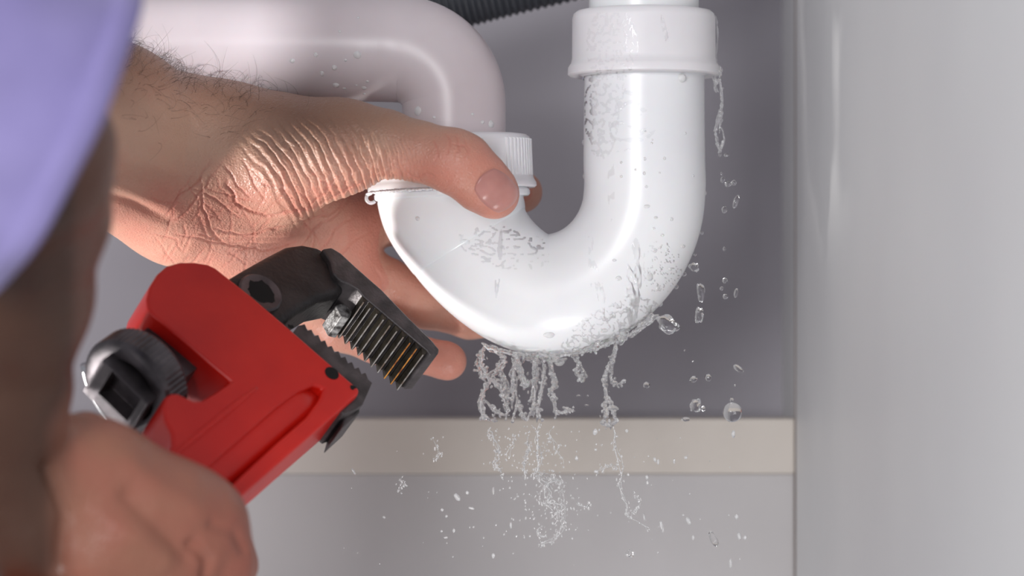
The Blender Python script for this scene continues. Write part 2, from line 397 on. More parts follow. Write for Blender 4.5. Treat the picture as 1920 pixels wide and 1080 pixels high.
# corrugated hose behind the elbow
c = catmull([P(500, 75, 62), P(760, 25, 62), P(980, -30, 62), (P(1250, -95, 62)), P(1600, -190, 66)], 90)
rr = [R(52, 62)+.0005*math.sin(i*2*math.pi/5) for i in range(len(c))]
tag(sweep('drain_hose', c, rr, M_hose, None, 40), 'black corrugated hose crossing behind the elbow at the top', 'hose')

# ------------------------------------------------------------------ pipe wrench
s_, c_ = math.sin(math.radians(49)), math.cos(math.radians(49))
WN = Vector((.6*s_, -c_, .8*s_))                       # the wrench's face normal
W0 = P(690, 725, -57)
CAM = Vector((0, -D, 0))
def WP(px, py, lift=0.0):                              # point of the wrench plane (lifted along its normal, metres)
    d = Vector(((px-960)*K, 1, (540-py)*K)); o = W0+WN*lift
    return CAM+d*((o-CAM).dot(WN)/d.dot(WN))
hx, hz = -.775, -.632
WH = Vector((hx, (hx*WN.x+hz*WN.z)/-WN.y, hz)).normalized()   # along the handle, towards the hand
WQ = WH.cross(WN).normalized()                         # across the handle
wrench = empty('pipe_wrench', WP(480, 730))
tag(wrench, 'red pipe wrench with black toothed jaws held beside the trap', 'wrench')
def slab(name, pts, t0, t1, mat_, parent, bw=.0012, seg=3, smooth=6):
    """outline on the wrench plane, extruded between two lifts"""
    bm = bmesh.new(); A = [bm.verts.new(p+WN*t1) for p in pts]; B = [bm.verts.new(p+WN*t0) for p in pts]; n = len(pts)
    bm.faces.new(A); bm.faces.new(B[::-1])
    for i in range(n): bm.faces.new((A[i], B[i], B[(i+1) % n], A[(i+1) % n]))
    o = frombm(name, bm, mat_, parent)
    if bw: bevel(o, bw, seg, 30)
    return o
TH = .020
hd = lambda px, py, t: WP(px, py)+WH*t
frame_out = [WP(*p) for p in [(313, 497), (296, 512), (281, 536), (275, 560), (278, 580), (290, 594), (310, 609), (360, 651), (398, 684), (434, 714),
                              (404, 735), (378, 750), (364, 751), (348, 743), (334, 736), (320, 736), (309, 745), (305, 762), (308, 785), (322, 812), (322, 840)]]
e_in = WP(318, 856); e_out = WP(445, 937)
frame_out += [e_in+WH*.03, e_in+WH*.10, e_out+WH*.10, e_out+WH*.03]
frame_out += [WP(*p) for p in [(445, 937), (560, 836), (672, 739), (676, 730), (545, 616), (470, 552), (405, 501), (390, 494), (365, 490), (338, 490)]]
frame = slab('frame', frame_out, -TH, 0, M_red, wrench, .0022, 4)
# recessed web of the handle: a proud cushion and rails on the flat
def ridge(name, pts, w, h, mat_, parent):
    a = catmull(pts, 6); n = len(a)
    return sweep(name, a, [w*(.35+.65*math.sin(math.pi*min(1, max(0, i/(n-1))))**.5) for i in range(n)], mat_, parent, 20, ref=tuple(WN))
# groove: long lens-shaped recess cut by boolean
def cutter(pts, depth, bw):
    o = slab('cut', pts, -depth, .01, None, None, bw); return o
def bool_cut(target, cut):
    m = target.modifiers.new('cut', 'BOOLEAN'); m.operation = 'DIFFERENCE'; m.object = cut; m.solver = 'EXACT'
    # cut before bevel
    bpy.context.view_layer.objects.active = target
    target.modifiers.move(len(target.modifiers)-1, 0)
    dg = bpy.context.evaluated_depsgraph_get(); ev = target.evaluated_get(dg)
    me = bpy.data.meshes.new_from_object(ev, depsgraph=dg)
    mats = [s for s in target.data.materials]; target.modifiers.clear(); target.data = me
    bpy.data.objects.remove(cut)
groove = [WP(*p) for p in [(600, 745), (606, 728), (590, 722), (560, 735), (520, 765), (440, 835), (375, 893)]]
groove += [WP(360, 905)+WH*.06, WP(418, 925)+WH*.06]
groove += [WP(*p) for p in [(418, 925), (450, 893), (520, 828), (575, 780)]]
bool_cut(frame, cutter(groove, .005, .0))
# soft bulge inside the groove
V = []; F = []
ga = [(592, 740), (560, 755), (520, 785), (470, 828), (420, 870), (375, 908), (330, 947)]
gc = catmull([WP(*p, -.0050) for p in ga], 6); n = len(gc); sg = 20
for i in range(n):
    t = i/(n-1); w = .0062*min(1, (t*6)**.5); hh = .0042*min(1, (t*5)**.5)
    for k in range(sg+1):
        a = math.pi*k/sg; V.append(Vector(gc[i])+WQ*(w*math.cos(a))+WN*(hh*math.sin(a)))
F = [(i*(sg+1)+k, (i+1)*(sg+1)+k, (i+1)*(sg+1)+k+1, i*(sg+1)+k+1) for i in range(n-1) for k in range(sg)]
cu = pydata('handle_cushion', V, F, M_red, wrench)
# raised rim line on the frame
ridge('cast_ridge', [WP(*p, -.0004) for p in [(482, 728), (450, 752), (400, 793), (345, 838), (300, 875)]], .0012, 0, M_red, wrench)
# rivet hole and pin marks
def disc(name, ctr, nrm, r, mat_, parent, h=.0004, seg=28, jag=0):
    nrm = Vector(nrm).normalized(); a = nrm.orthogonal().normalized(); b = nrm.cross(a); bm = bmesh.new()
    rs = [r*(1+jag*random.uniform(-1, 1)) for _ in range(seg)]
    A = [bm.verts.new(ctr+nrm*h+(a*math.cos(6.28318*k/seg)+b*math.sin(6.28318*k/seg))*rs[k]) for k in range(seg)]
    B = [bm.verts.new(ctr-nrm*h+(a*math.cos(6.28318*k/seg)+b*math.sin(6.28318*k/seg))*rs[k]) for k in range(seg)]
    bm.faces.new(A); bm.faces.new(B[::-1])
    for k in range(seg): bm.faces.new((A[k], B[k], B[(k+1) % seg], A[(k+1) % seg]))
    return frombm(name, bm, mat_, parent)
disc('pin_hole', WP(622, 700), WN, .0024, M_hole, wrench, .00012)
disc('pin_hole', WP(661, 726), WN, .0013, M_hole, wrench, .00012, 8, .5)
disc('chip_mark', WP(547, 613), WN, .0011, M_hole, wrench, .00014, 9, .5)
# heel jaw insert with teeth
V2 = WH; jd = (WP(700, 712)-WP(570, 600)).normalized()   # along the jaw
up = WN.cross(jd).normalized()
if up.dot(WP(600, 560)-WP(600, 640)) < 0: up = -up
hj = [WP(555, 622), WP(572, 597)]
nt = 10; A0, A1 = WP(576, 599), WP(703, 701)
heel = []
for i in range(nt):
    a = A0.lerp(A1, i/nt); b = A0.lerp(A1, (i+.78)/nt); heel += [a+up*.0010, b-up*.0006]
hp = [WP(552, 619), WP(566, 600)]+heel+[WP(706, 707), WP(688, 748), WP(668, 760), WP(652, 766), WP(640, 756)]
lowpts = hp
hjaw = slab('heel_jaw', hp, -TH*.98, -.0030, M_jaw, wrench, .0003, 2)
heel_block = slab('heel_block', [WP(668, 735), WP(694, 722), WP(690, 752), WP(655, 784)], -TH*1.0, -.006, M_jaw, wrench, .0006, 2)
# hook jaw: head slab, neck, teeth
head = [WP(*p) for p in [(604, 466), (622, 463), (640, 474), (667, 499), (717, 543), (767, 595), (812, 639), (825, 655), (822, 664), (806, 664),
                         (800, 656), (683, 556), (672, 543), (655, 532), (636, 524), (625, 512), (620, 490)]]
hjk = slab('hook_jaw', head, -TH, 0, M_jaw, wrench, .0008, 2)
neck = [WP(*p) for p in [(395, 560), (425, 516), (467, 491), (510, 467), (543, 450), (573, 446), (604, 452), (632, 471), (656, 492), (664, 520), (640, 545), (606, 552), (565, 577), (520, 612), (470, 640), (420, 610)]]
slab('jaw_neck', neck, -.017, -.0022, M_black, hjk, .0030, 5)
# boss ring on the neck
bc = WP(489, 548, -.0010)
lathe('boss_ring', bc-WN*.0016, WN, [(.0042, 0), (.0042, .0018), (.0068, .0020), (.0074, .0014), (.0074, 0)], M_dsteel, hjk, 48)
disc('boss_socket', bc, WN, .0046, M_hole, hjk, .0003, 22, .16)
# teeth: prisms across the jaw
tA, tB = WP(682, 549), WP(806, 658); tn = 10
td = (tB-tA)/tn; inward = -(WN.cross(td.normalized())).normalized()
if inward.dot(WP(640, 620)-WP(700, 560)) < 0: inward = -inward
for i in range(tn):
    bm = bmesh.new(); a = tA+td*(i-.15); L_ = td
    pr = [a-inward*.003, a+inward*.0002, a+L_*.86+inward*.0028, a+L_*1.0+inward*.0027, a+L_*1.0-inward*.003]
    Fv = [bm.verts.new(p-WN*.0006) for p in pr]; Bv = [bm.verts.new(p-WN*(TH+.0002)) for p in pr]
    bm.faces.new(Fv); bm.faces.new(Bv[::-1])
    fs = [bm.faces.new((Fv[k], Bv[k], Bv[(k+1) % 5], Fv[(k+1) % 5])) for k in range(5)]
    fs[2].material_index = 1
    o = frombm('tooth', bm, M_tooth, hjk); o.data.materials.append(M_rust if i in (7, 8) else M_edge)
    if i == 7: o['label'] = 'rust-stained tooth'
# wedge of bright worn metal in the throat
slab('worn_throat', [WP(650, 540), WP(668, 536), WP(684, 553), WP(676, 566), WP(662, 562)], -TH, -.009, M_dull, hjk, .0004, 1)
GA0, GA1 = 180, 330
# adjusting nut and shank
ax0 = WP(292, 664, 0)-WN*.0135
wheel_c = ax0
def knurl(name, ctr, axis, r0, r1, h, nteeth, mat_, parent):
    z = Vector(axis).normalized(); a = WN.copy(); b = z.cross(a).normalized(); V = []; F = []; sg = nteeth*2
    prof = [(r0, 0, 0), (r1-.0022, 0, 0), (r1-.0010, .0004, 0), (r1, .0016, 1), (r1, h-.0016, 1), (r1-.0010, h-.0004, 0), (r1-.0022, h, 0), (r0, h, 0)]
    for r, hh, kn in prof:
        for k in range(sg):
            th = 2*math.pi*k/sg; q = r-(0.00035 if (k % 2 and kn) else 0)
            V.append(ctr+z*hh+(a*math.cos(th)+b*math.sin(th))*q)
    n = len(prof); F = [(i*sg+k, i*sg+(k+1) % sg, ((i+1) % n)*sg+(k+1) % sg, ((i+1) % n)*sg+k) for i in range(n) for k in range(sg)]
    o = pydata(name, V, F, mat_, parent)
    bm = bmesh.new(); bm.from_mesh(o.data); bmesh.ops.recalc_face_normals(bm, faces=bm.faces); bm.to_mesh(o.data); bm.free()
    o.data.set_sharp_from_angle(angle=math.radians(30)); return o
wheel = knurl('adjusting_nut', wheel_c-WH*.004, WH, .0108, .0166, .011, 60, M_dsteel, wrench)
def bar(name, c0, c1, hw, hn, mat_, parent, bw=.001):
    bm = bmesh.new(); v = [bm.verts.new(c+WQ*(sx*hw)+WN*(sy*hn)) for c in (c0, c1) for sx, sy in ((-1, -1), (1, -1), (1, 1), (-1, 1))]
    bm.faces.new(v[:4]); bm.faces.new(v[4:][::-1])
    for k in range(4): bm.faces.new((v[k], v[4+k], v[4+(k+1) % 4], v[(k+1) % 4]))
    o = frombm(name, bm, mat_, parent)
    if bw: bevel(o, bw, 4)
    return o
shank = bar('shank', wheel_c-WH*.040, wheel_c+WH*.012, .0098, .0080, M_dsteel, wrench, .0)
cut = bar('cut', wheel_c+WH*.0065-WQ*.001+WN*.002, wheel_c+WH*.03-WQ*.001+WN*.002, .0062, .0058, None, None, .0)
bool_cut(shank, cut); bevel(shank, .0012, 3)
ga_ = [wheel_c+WH*.002+(WQ*math.cos(a)+WN*math.sin(a))*.0185 for a in np.linspace(math.radians(GA0), math.radians(GA1), 26)]
sweep('guard_ring', ga_, [.0022]*26, M_chrome, wrench, 18, ref=tuple(WH))
lathe('spring_washer', wheel_c-WH*.0062, WH, [(.006, 0), (.0125, 0), (.0125, .0016), (.006, .0016)], M_chrome, wrench, 40)

# ------------------------------------------------------------------ the person: two arms and a sleeve
person = empty('person', P(60, 500, -190))
tag(person, 'person in a lavender shirt, one hand gripping the trap, the other holding a wrench', 'person')
H1 = Field()
H1.group(11, 1, chain([(-60, 112, -55, 155), (40, 165, -48, 160), (200, 245, -24, 152), (330, 320, -4, 148)])
         + chain([(330, 320, -4, 148), (420, 330, 6, 120), (480, 350, 10, 108)])
         + chain([(360, 400, 4, 95), (470, 455, 14, 88), (590, 520, 22, 74), (640, 560, 24, 56)])       # heel / little finger side
         + chain([(420, 340, 8, 100), (560, 400, 20, 84), (655, 402, 25, 58)])                     # index metacarpal
         + chain([(430, 390, 10, 95), (570, 440, 23, 80), (645, 448, 27, 52)])
         + chain([(430, 420, 10, 90), (570, 480, 24, 76), (640, 508, 25, 54)]))
H1.group(9, 15, chain([(370, 265, 0, 90), (420, 268, -7, 94), (470, 280, -13, 100), (545, 290, -20, 100), (640, 275, -29, 80), (705, 268, -34, 64)])       # thenar
         + chain([(440, 340, -4, 60), (530, 345, -14, 60)]))
# thumb
H1.group(3.2, 4, chain([(640, 270, -29, 72), (720, 270, -35, 62), (785, 284, -38, 54), (845, 300, -41, 57), (868, 310, -41, 56), (905, 345, -39, 52), (926, 362, -37, 43), (929, 366, -37, 41)]))
# index, middle, ring, little
H1.group(2.5, 5, chain([(670, 400, 25, 50), (740, 372, 38, 46), (860, 345, 41, 44), (930, 348, 37, 42), (978, 360, 26, 39)]))
H1.group(2.5, 5, chain([(650, 432, 27, 50), (740, 415, 36, 42), (830, 428, 40, 41), (920, 440, 34, 40)]))
H1.group(2.2, 5, chain([(635, 500, 25, 52), (725, 531, 29, 46), (762, 551, 30, 44), (775, 558, 30, 42), (800, 572, 31, 43), (880, 596, 33, 38), (930, 600, 30, 34)]))
H1.group(2.0, 5, chain([(600, 560, 22, 56), (640, 616, 20, 42), (700, 640, 19, 38), (716, 646, 19, 36), (760, 658, 19, 37), (835, 676, 18, 34), (841, 678, 18, 33)]))
h = .47
Fv, lo = voxel(H1, h); V, F = nets(Fv, lo, h); del Fv
V = V/1000.0; Nn = vnormals(V, F); X, Y = pix(V)
front = np.clip(-Nn[:, 1]*1.6+.35, 0, 1)*(V[:, 1] < .02)
disp = np.zeros(len(V)); pink = np.zeros(len(V)); tan_shade = np.zeros(len(V))
g = lambda x, a, b: np.clip((x-a)/(b-a), 0, 1)
# skin folds of the thumb ball
u = ((X-435)*125-(Y-270)*95)/157.0; v = ((X-435)*95+(Y-270)*125)/157.0
warp = 11*(wob(u, v, 46, 1)-.5)+4*(wob(X, Y, 16, 2)-.5)+.0011*(v-70)**2
ph = (u+warp)/15.5
def gd(gi):
    G = np.full(len(V), 1e3)
    for k_ in gi:
        for a_, b_, r1_, r2_ in H1.g[k_][2]: G = smin(G, capd(V[:, 0]*1000, V[:, 1]*1000, V[:, 2]*1000, a_, b_, r1_, r2_), 3)
    return G
dth = gd([1, 2]); dbd = gd([0, 3, 4, 5, 6])
nearthumb = g(dbd-dth, -3.0, .5)
fold = np.abs(np.sin(math.pi*ph))**.7
fold2 = np.abs(np.sin(math.pi*(ph*1.9+wob(u, v, 28, 5)*1.4)))**.8
low = 205+.02*X
m1 = g(v, -15, 55)*g(u, -6, 26)*(1-g(u, 205, 240))*nearthumb*front*g(Y, 205, 275)
m1 *= .65+.6*wob(u*1.0, v*.4, 22, 8)
disp += m1*(.0010*(fold-.75)+.00045*(fold2-.6))
# finer creases on the base of the thumb
ph2 = (X-.25*(Y-270)+7*(wob(X, Y, 22, 4)-.5))/8.2
m2 = g(X, 655, 690)*(1-g(X, 745, 800))*nearthumb*front*g(Y, 225, 285)
disp += m2*.0008*(np.abs(np.sin(math.pi*ph2))-.7)
# crisp lines
def crease(pts, w, depth, mask=1.0, both=0.12):
    global disp, pink
    w = w*.62; depth = depth*.85
    jx = X+6*(wob(X, Y, 14, 21)-.5); jy = Y+6*(wob(X, Y, 14, 22)-.5)
    d, t = segd(jx, jy, pts); e = np.exp(-(d/w)**2)*np.sin(math.pi*np.clip(t*.94+.03, 0, 1))**.4*front*mask
    sh = np.exp(-((d-w*2.0)/w)**2)*front*mask*np.sin(math.pi*t)
    disp += -depth*e+depth*both*sh; pink += .45*e
for p, w, dp in [([(310, 405), (330, 375), (370, 345), (395, 300)], 3.2, .0006), ([(318, 420), (350, 395), (385, 350), (420, 300)], 3, .0005),
                 ([(375, 330), (378, 380), (392, 430), (420, 460)], 3.4, .0006), ([(425, 340), (445, 385), (500, 408), (600, 385), (680, 340)], 4.0, .0007),
                 ([(330, 440), (400, 455), (500, 470), (560, 450)], 3, .0004), ([(400, 430), (460, 440), (530, 425), (620, 400), (660, 370)], 3, .0005),
                 ([(560, 470), (590, 430), (640, 395), (660, 370)], 3, .0005), ([(600, 470), (630, 430), (670, 400)], 3, .0004), ([(640, 480), (665, 450), (700, 430)], 3, .0004),
                 ([(420, 310), (440, 340), (470, 372)], 3, .0005), ([(350, 350), (400, 370), (450, 410)], 2.6, .0004), ([(340, 470), (350, 440), (345, 420)], 2.6, .0003),
                 ([(290, 440), (330, 450), (345, 475)], 2.4, .0003), ([(455, 300), (470, 335), (500, 380)], 3, .0005), ([(752, 570), (757, 548), (770, 528)], 3.4, .0009), ([(765, 582), (768, 560), (782, 538)], 3, .0006),
                 ([(705, 500), (712, 520), (722, 560)], 3, .0005), ([(650, 600), (660, 620), (655, 650)], 3, .0005), ([(716, 625), (722, 645), (718, 668)], 3, .0006), ([(600, 590), (640, 600), (700, 615)], 2.5, .0003)]:
    crease(p, w, dp)
rr_ = random.Random(3)
for _ in range(46):
    cx, cy = rr_.uniform(300, 660), rr_.uniform(340, 520); an = math.radians(rr_.choice([-48, -38, 55, 20, -60, 100])+rr_.uniform(-12, 12)); ln_ = rr_.uniform(18, 55)
    crease([(cx-ln_*math.cos(an), cy-ln_*math.sin(an)), (cx+rr_.uniform(-5, 5), cy+rr_.uniform(-5, 5)), (cx+ln_*math.cos(an), cy+ln_*math.sin(an))], 2.6, rr_.uniform(.00014, .0003))
# thumb knuckle wrinkles
tm = (V[:, 1] < -.02)
for p, w, dp in [([(835, 250), (845, 275), (832, 300)], 2.6, .00035), ([(858, 252), (862, 280), (850, 305)], 2.6, .0004), ([(846, 268), (870, 272), (882, 292)], 2.4, .0003),
                 ([(815, 262), (822, 285), (812, 310)], 2.4, .00025), ([(780, 335), (800, 325), (812, 330)], 3, .0005), ([(760, 322), (775, 335), (800, 342)], 3, .0004),
                 ([(870, 260), (880, 280), (872, 300)], 2.4, .0003)]:
    crease(p, w, dp, tm)
# diagonal fine skin lines over the palm
pl = ((X*.8+Y*.6)+14*(wob(X, Y, 30, 11)-.5))/9.0
disp += (.00006*(np.abs(np.sin(math.pi*pl))-.6))*front*(1-m1)*g(X, 300, 380)
# tendons at the wrist
for p, w, dp in [([(160, 330), (240, 355), (330, 395)], 13, -.0011), ([(180, 240), (280, 300), (330, 325)], 14, -.0007), ([(160, 350), (250, 380), (320, 415)], 9, .0012)]:
    d, t = segd(X, Y, p); disp += -dp*np.exp(-(d/w)**2)*front*np.sin(math.pi*np.clip(t*.8+.1, 0, 1))
# flatten thumb where the nail sits
nc = (928, 356); dN, _ = segd(X, Y, [(912, 345), (940, 368)])
disp -= .0004*np.exp(-(dN/34)**4)*front*tm
V = V+Nn*disp[:, None]
nearthumb_or_arm = np.maximum(nearthumb, 1-g(X, 480, 600))
palm = g(Y+.15*X, 330, 440)*front
pink += .65*palm+.6*g(X, 640, 740)*(V[:, 1] > .008)+.35*g(X, 880, 930)*(V[:, 1] < -.01)+.15*g(X, 700, 860)*tm+.2*wob(X, Y, 60, 31)*palm
tan_shade = (.85*(1-palm)*(1-g(Y-.28*X, 60, 170)))*(1-.45*g(X, 560, 800))*(1-g(X, 780, 880)*.5)  # brown tone with painted shade, darker along the upper hand and wrist
tan_shade = tan_shade*nearthumb_or_arm+.2*(Nn[:, 1] > .2)*(X < 640)
tan_shade = np.clip(tan_shade, 0, 1)*.97
arm = fastmesh('arm', V, F, M_skin, person, {'pinkness': np.clip(pink, 0, 1), 'tan_shade': tan_shade})
arm['label'] = 'open hand with thumb over the slip nut'
# thumbnail
ang = math.radians(44); nv = []; nf = []; NU, NV = 18, 20
fx, fy = math.cos(ang), math.sin(ang)        # along the thumb on the picture
tp = [];
for j in range(NV+1):
    for i in range(NU+1):
        a = (i/NU*2-1); b = (j/NV*2-1)
        # squircle disc
        aa = a*math.sqrt(max(0, 1-.42*b*b)); bb = b*math.sqrt(max(0, 1-.42*a*a))
        px_ = 931+fx*bb*42+(-fy)*aa*37; py_ = 357+fy*bb*42+fx*aa*37
        tp.append((px_, py_, max(abs(a), abs(b)), b))
ray = np.array([[(q[0]-960)*K, 1, (540-q[1])*K] for q in tp]); o0 = np.array([0, -D, 0])
tt = np.full(len(tp), D-.058)
for it in range(40):
    pt = (o0+ray*tt[:, None])*1000; tt += evalpts(H1, pt)/1000*.8
pt = o0+ray*tt[:, None]
lift = np.array([(.0002 if q[2] < .93 else -.0006)-.0004*(1 if q[2] > .99 else 0)+(.0002 if q[3] > .5 else 0) for q in tp])
nv = pt-ray*lift[:, None]
# smooth arch across the nail
nf = [(j*(NU+1)+i, (j+1)*(NU+1)+i, (j+1)*(NU+1)+i+1, j*(NU+1)+i+1) for j in range(NV) for i in range(NU)]
pydata('thumbnail', nv, nf, M_nail, arm)
# arm hair
cand = np.where((Nn[:, 1] < .35) & (X > 205) & (X < 600) & (V[:, 1] < .01))[0]
edge = np.interp(X[cand], [200, 300, 370, 430, 520, 620], [88, 125, 160, 178, 178, 185])
depth_ = Y[cand]-edge
wgt = np.exp(-np.maximum(depth_, 0)/42.0)*np.interp(X[cand], [205, 230, 430, 500, 600], [.6, 1, .9, .3, .04])
wgt *= .3+wob(X[cand], Y[cand], 30, 44); wgt = wgt*(depth_ < 150)
pick = rng.choice(cand, 400, replace=False, p=wgt/wgt.sum())
cv = bpy.data.curves.new('arm_hair', 'CURVE'); cv.dimensions = '3D'; cv.bevel_depth = .000042; cv.bevel_resolution = 0; cv.resolution_u = 2
for q in pick:
    p = Vector(V[q]); nn = Vector(Nn[q]); dirx = Vector((random.uniform(-.1, 1.0), random.uniform(-.35, .1), random.uniform(-.5, .35)))
    if Y[q]-np.interp(X[q], [200, 300, 370, 430, 520, 620], [88, 125, 160, 178, 178, 185]) < 25: dirx = Vector((random.uniform(-.3, 1.1), random.uniform(-.3, .2), random.uniform(-.1, .5)))
    ln = random.uniform(.004, .012)*(1 if random.random() < .9 else 1.6); sp = cv.splines.new('POLY'); m_ = 9; sp.points.add(m_-1)
    d = (nn*.55+dirx).normalized(); curl = Vector((random.uniform(-1, 1), random.uniform(-1, 1), random.uniform(-1, 1)))*.95
    for i in range(m_):
        sp.points[i].co = (*p, 1); sp.points[i].radius = 1-.75*i/(m_-1); p = p+d*(ln/(m_-1)); d = (d+curl*.6+Vector((0, 0, -.02))).normalized()
cv.materials.append(M_hair); ho = bpy.data.objects.new('arm_hair', cv); C.objects.link(ho); ho.parent = arm; ho.location = (0, 0, 0)
ho['kind'] = 'stuff'

# the other arm, nearer the camera, gripping the wrench
H2 = Field()
H2.group(9, 1, chain([(-320, 70, -262, 190), (-60, 190, -254, 185), (40, 290, -236, 160), (50, 400, -214, 138), (35, 560, -196, 122), (15, 760, -178, 100), (20, 900, -166, 96)])
         + chain([(20, 900, -166, 96), (150, 902, -155, 112), (250, 962, -148, 112), (330, 985, -143, 94)])
         + chain([(60, 1000, -160, 105), (200, 1020, -150, 125), (300, 1060, -146, 110)])
         + chain([(190, 922, -152, 94), (325, 975, -143, 88), (385, 992, -140, 70)]))
H2.group(4, 5, chain([(375, 970, -140, 80), (415, 1050, -139, 58), (418, 1130, -132, 54), (380, 1160, -118, 50)]))      # index finger
H2.group(4, 5, chain([(300, 1060, -144, 80), (345, 1120, -141, 60), (350, 1200, -133, 54), (310, 1230, -118, 50)]))
H2.group(4, 5, chain([(220, 1120, -144, 80), (265, 1190, -141, 58), (270, 1270, -133, 52), (230, 1300, -118, 48)]))
H2.group(4, 5, chain([(130, 1160, -144, 76), (175, 1250, -141, 54), (190, 1320, -133, 48), (160, 1350, -120, 46)]))
H2.group(4, 4, chain([(160, 830, -142, 62), (240, 925, -118, 52), (330, 975, -108, 52), (420, 1030, -106, 50), (438, 1060, -107, 46)]))    # thumb, behind the handle
h = 1.1
Fv, lo = voxel(H2, h); V, F = nets(Fv, lo, h); del Fv
V = V/1000.0; Nn = vnormals(V, F); X, Y = pix(V)
disp = .0011*(wob(X, Y, 60, 51)-.5)
for p, w, dp in [([(250, 880), (320, 930), (370, 960)], 22, -.0010), ([(180, 960), (260, 1010), (310, 1050)], 22, -.0010), ([(240, 930), (300, 985), (350, 1040)], 18, .0016),
                 ([(395, 985), (440, 1000), (455, 1030)], 9, .0012), ([(90, 880), (120, 960), (110, 1060)], 14, .002), ([(360, 1020), (390, 1050), (385, 1080)], 9, .002)]:
    d, t = segd(X, Y, p); disp += -dp*np.exp(-(d/w)**2)*(Nn[:, 1] < 0)
V = V+Nn*disp[:, None]
pink = .5*g(X, 330, 460)+.5*wob(X, Y, 70, 55)*g(Y, 700, 800)-.1
tan_shade = np.clip(1.0*(1-g(X, 80, 150))+.7*(1-g(Y, 700, 800)), 0, 1)  # painted shade: forearm coloured darker than the fist
arm2 = fastmesh('arm', V, F, M_skin2, person, {'pinkness': np.clip(pink, 0, 1), 'tan_shade': tan_shade})
arm2['label'] = 'near arm with fist closed on the wrench handle'
# sleeve
sa = np.array(P(-640, -105, -277)); sb = np.array(P(112, 248, -242)); axs = (sb-sa)/np.linalg.norm(sb-sa)
a_ = np.cross(axs, [0, 1, 0]); a_ /= np.linalg.norm(a_); b_ = np.cross(axs, a_)
V = []; F = []; ns, sg = 60, 120
def sl_r(s, th): return .0445-.000*s+.0012*noise.noise(Vector((math.cos(th)*1.6, math.sin(th)*1.6, s*5)))*2+.0006*math.sin(th*9+s*20)
prof = [(s, 0) for s in np.linspace(0, .935, 70)]+[(.937, .0008), (.945, .0018), (.96, .002), (.99, .0018), (1.0, .0008), (1.0, -.0008), (.99, -.0018), (.9, -.002), (.6, -.002)]
Ls = np.linalg.norm(sb-sa)
for s, off in prof:
    for k in range(sg):
        th = 2*math.pi*k/sg; r_ = sl_r(s, th)+off; V.append(sa+axs*(s*Ls)+r_*(math.cos(th)*a_+math.sin(th)*b_))
F = [(i*sg+k, (i+1)*sg+k, (i+1)*sg+(k+1) % sg, i*sg+(k+1) % sg) for i in range(len(prof)-1) for k in range(sg)]
sl = pydata('shirt_sleeve', V, F, M_cloth, person)

# ------------------------------------------------------------------ water
from mathutils.bvhtree import BVHTree
def tree(objs):
    V = []; F = []
    for o in objs:
        off = Vector((0, 0, 0)); p = o
        while p: off += p.location; p = p.parent
        n0 = len(V); V += [v.co+off for v in o.data.vertices]; F += [[n0+i for i in f.vertices] for f in o.data.polygons]
    return BVHTree.FromPolygons(V, F)
trap_objs = [o for o in bpy.data.objects if o.type == 'MESH' and (o.parent == trap)]
BT = tree(trap_objs)
def hit(px, py):
    d = Vector(((px-960)*K, 1, (540-py)*K)).normalized(); l, n, i, t = BT.ray_cast(CAM, d)
    if l is None: return None, None
    if n.dot(d) > 0: n = -n
    return l, n
def ridged(x, y, sx, sy, seed):
    v = 0
    for o in range(3):
        f = 2**o; v += (1-abs(noise.noise(Vector((x*f/sx+seed*7.3, y*f/sy+seed*3.1, seed)))*2.2))/f
    return v/1.75
def film(x0, x1, y0, y1, step, maskf, amp, th, seed, sx=16, sy=34):
    nx, ny = int((x1-x0)/step), int((y1-y0)/step); idx = {}; V = []; F = []; H = {}
    for j in range(ny+1):
        for i in range(nx+1):
            px, py = x0+i*step, y0+j*step; m = maskf(px, py)
            if m <= 0: continue
            hh = (ridged(px, py, sx, sy, seed)-th-.13)*m
            l, n = hit(px, py)
            if l is None: continue
            H[i, j] = hh; idx[i, j] = len(V); V.append(l+n*(.00004+.38*amp*max(hh, -.05)))
    for (i, j) in list(idx):
        q = [(i, j), (i, j+1), (i+1, j+1), (i+1, j)]
        if all(c in idx for c in q) and max(H[c] for c in q) > 0:
            ps = [V[idx[c]] for c in q]
            if max((ps[a]-ps[b]).length for a in range(4) for b in range(a)) < .004: F.append([idx[c] for c in q])
    return V, F
def ell(cx, cy, rx, ry, rot=0):
    c, s_ = math.cos(math.radians(rot)), math.sin(math.radians(rot))
    def f(x, y):
        dx, dy = x-cx, y-cy; a, b = dx*c+dy*s_, -dx*s_+dy*c
        return max(0, 1-(a/rx)**2-(b/ry)**2)**.5
    return f
def union(*fs): return lambda x, y: max(f(x, y) for f in fs)
VV = []; FF = []
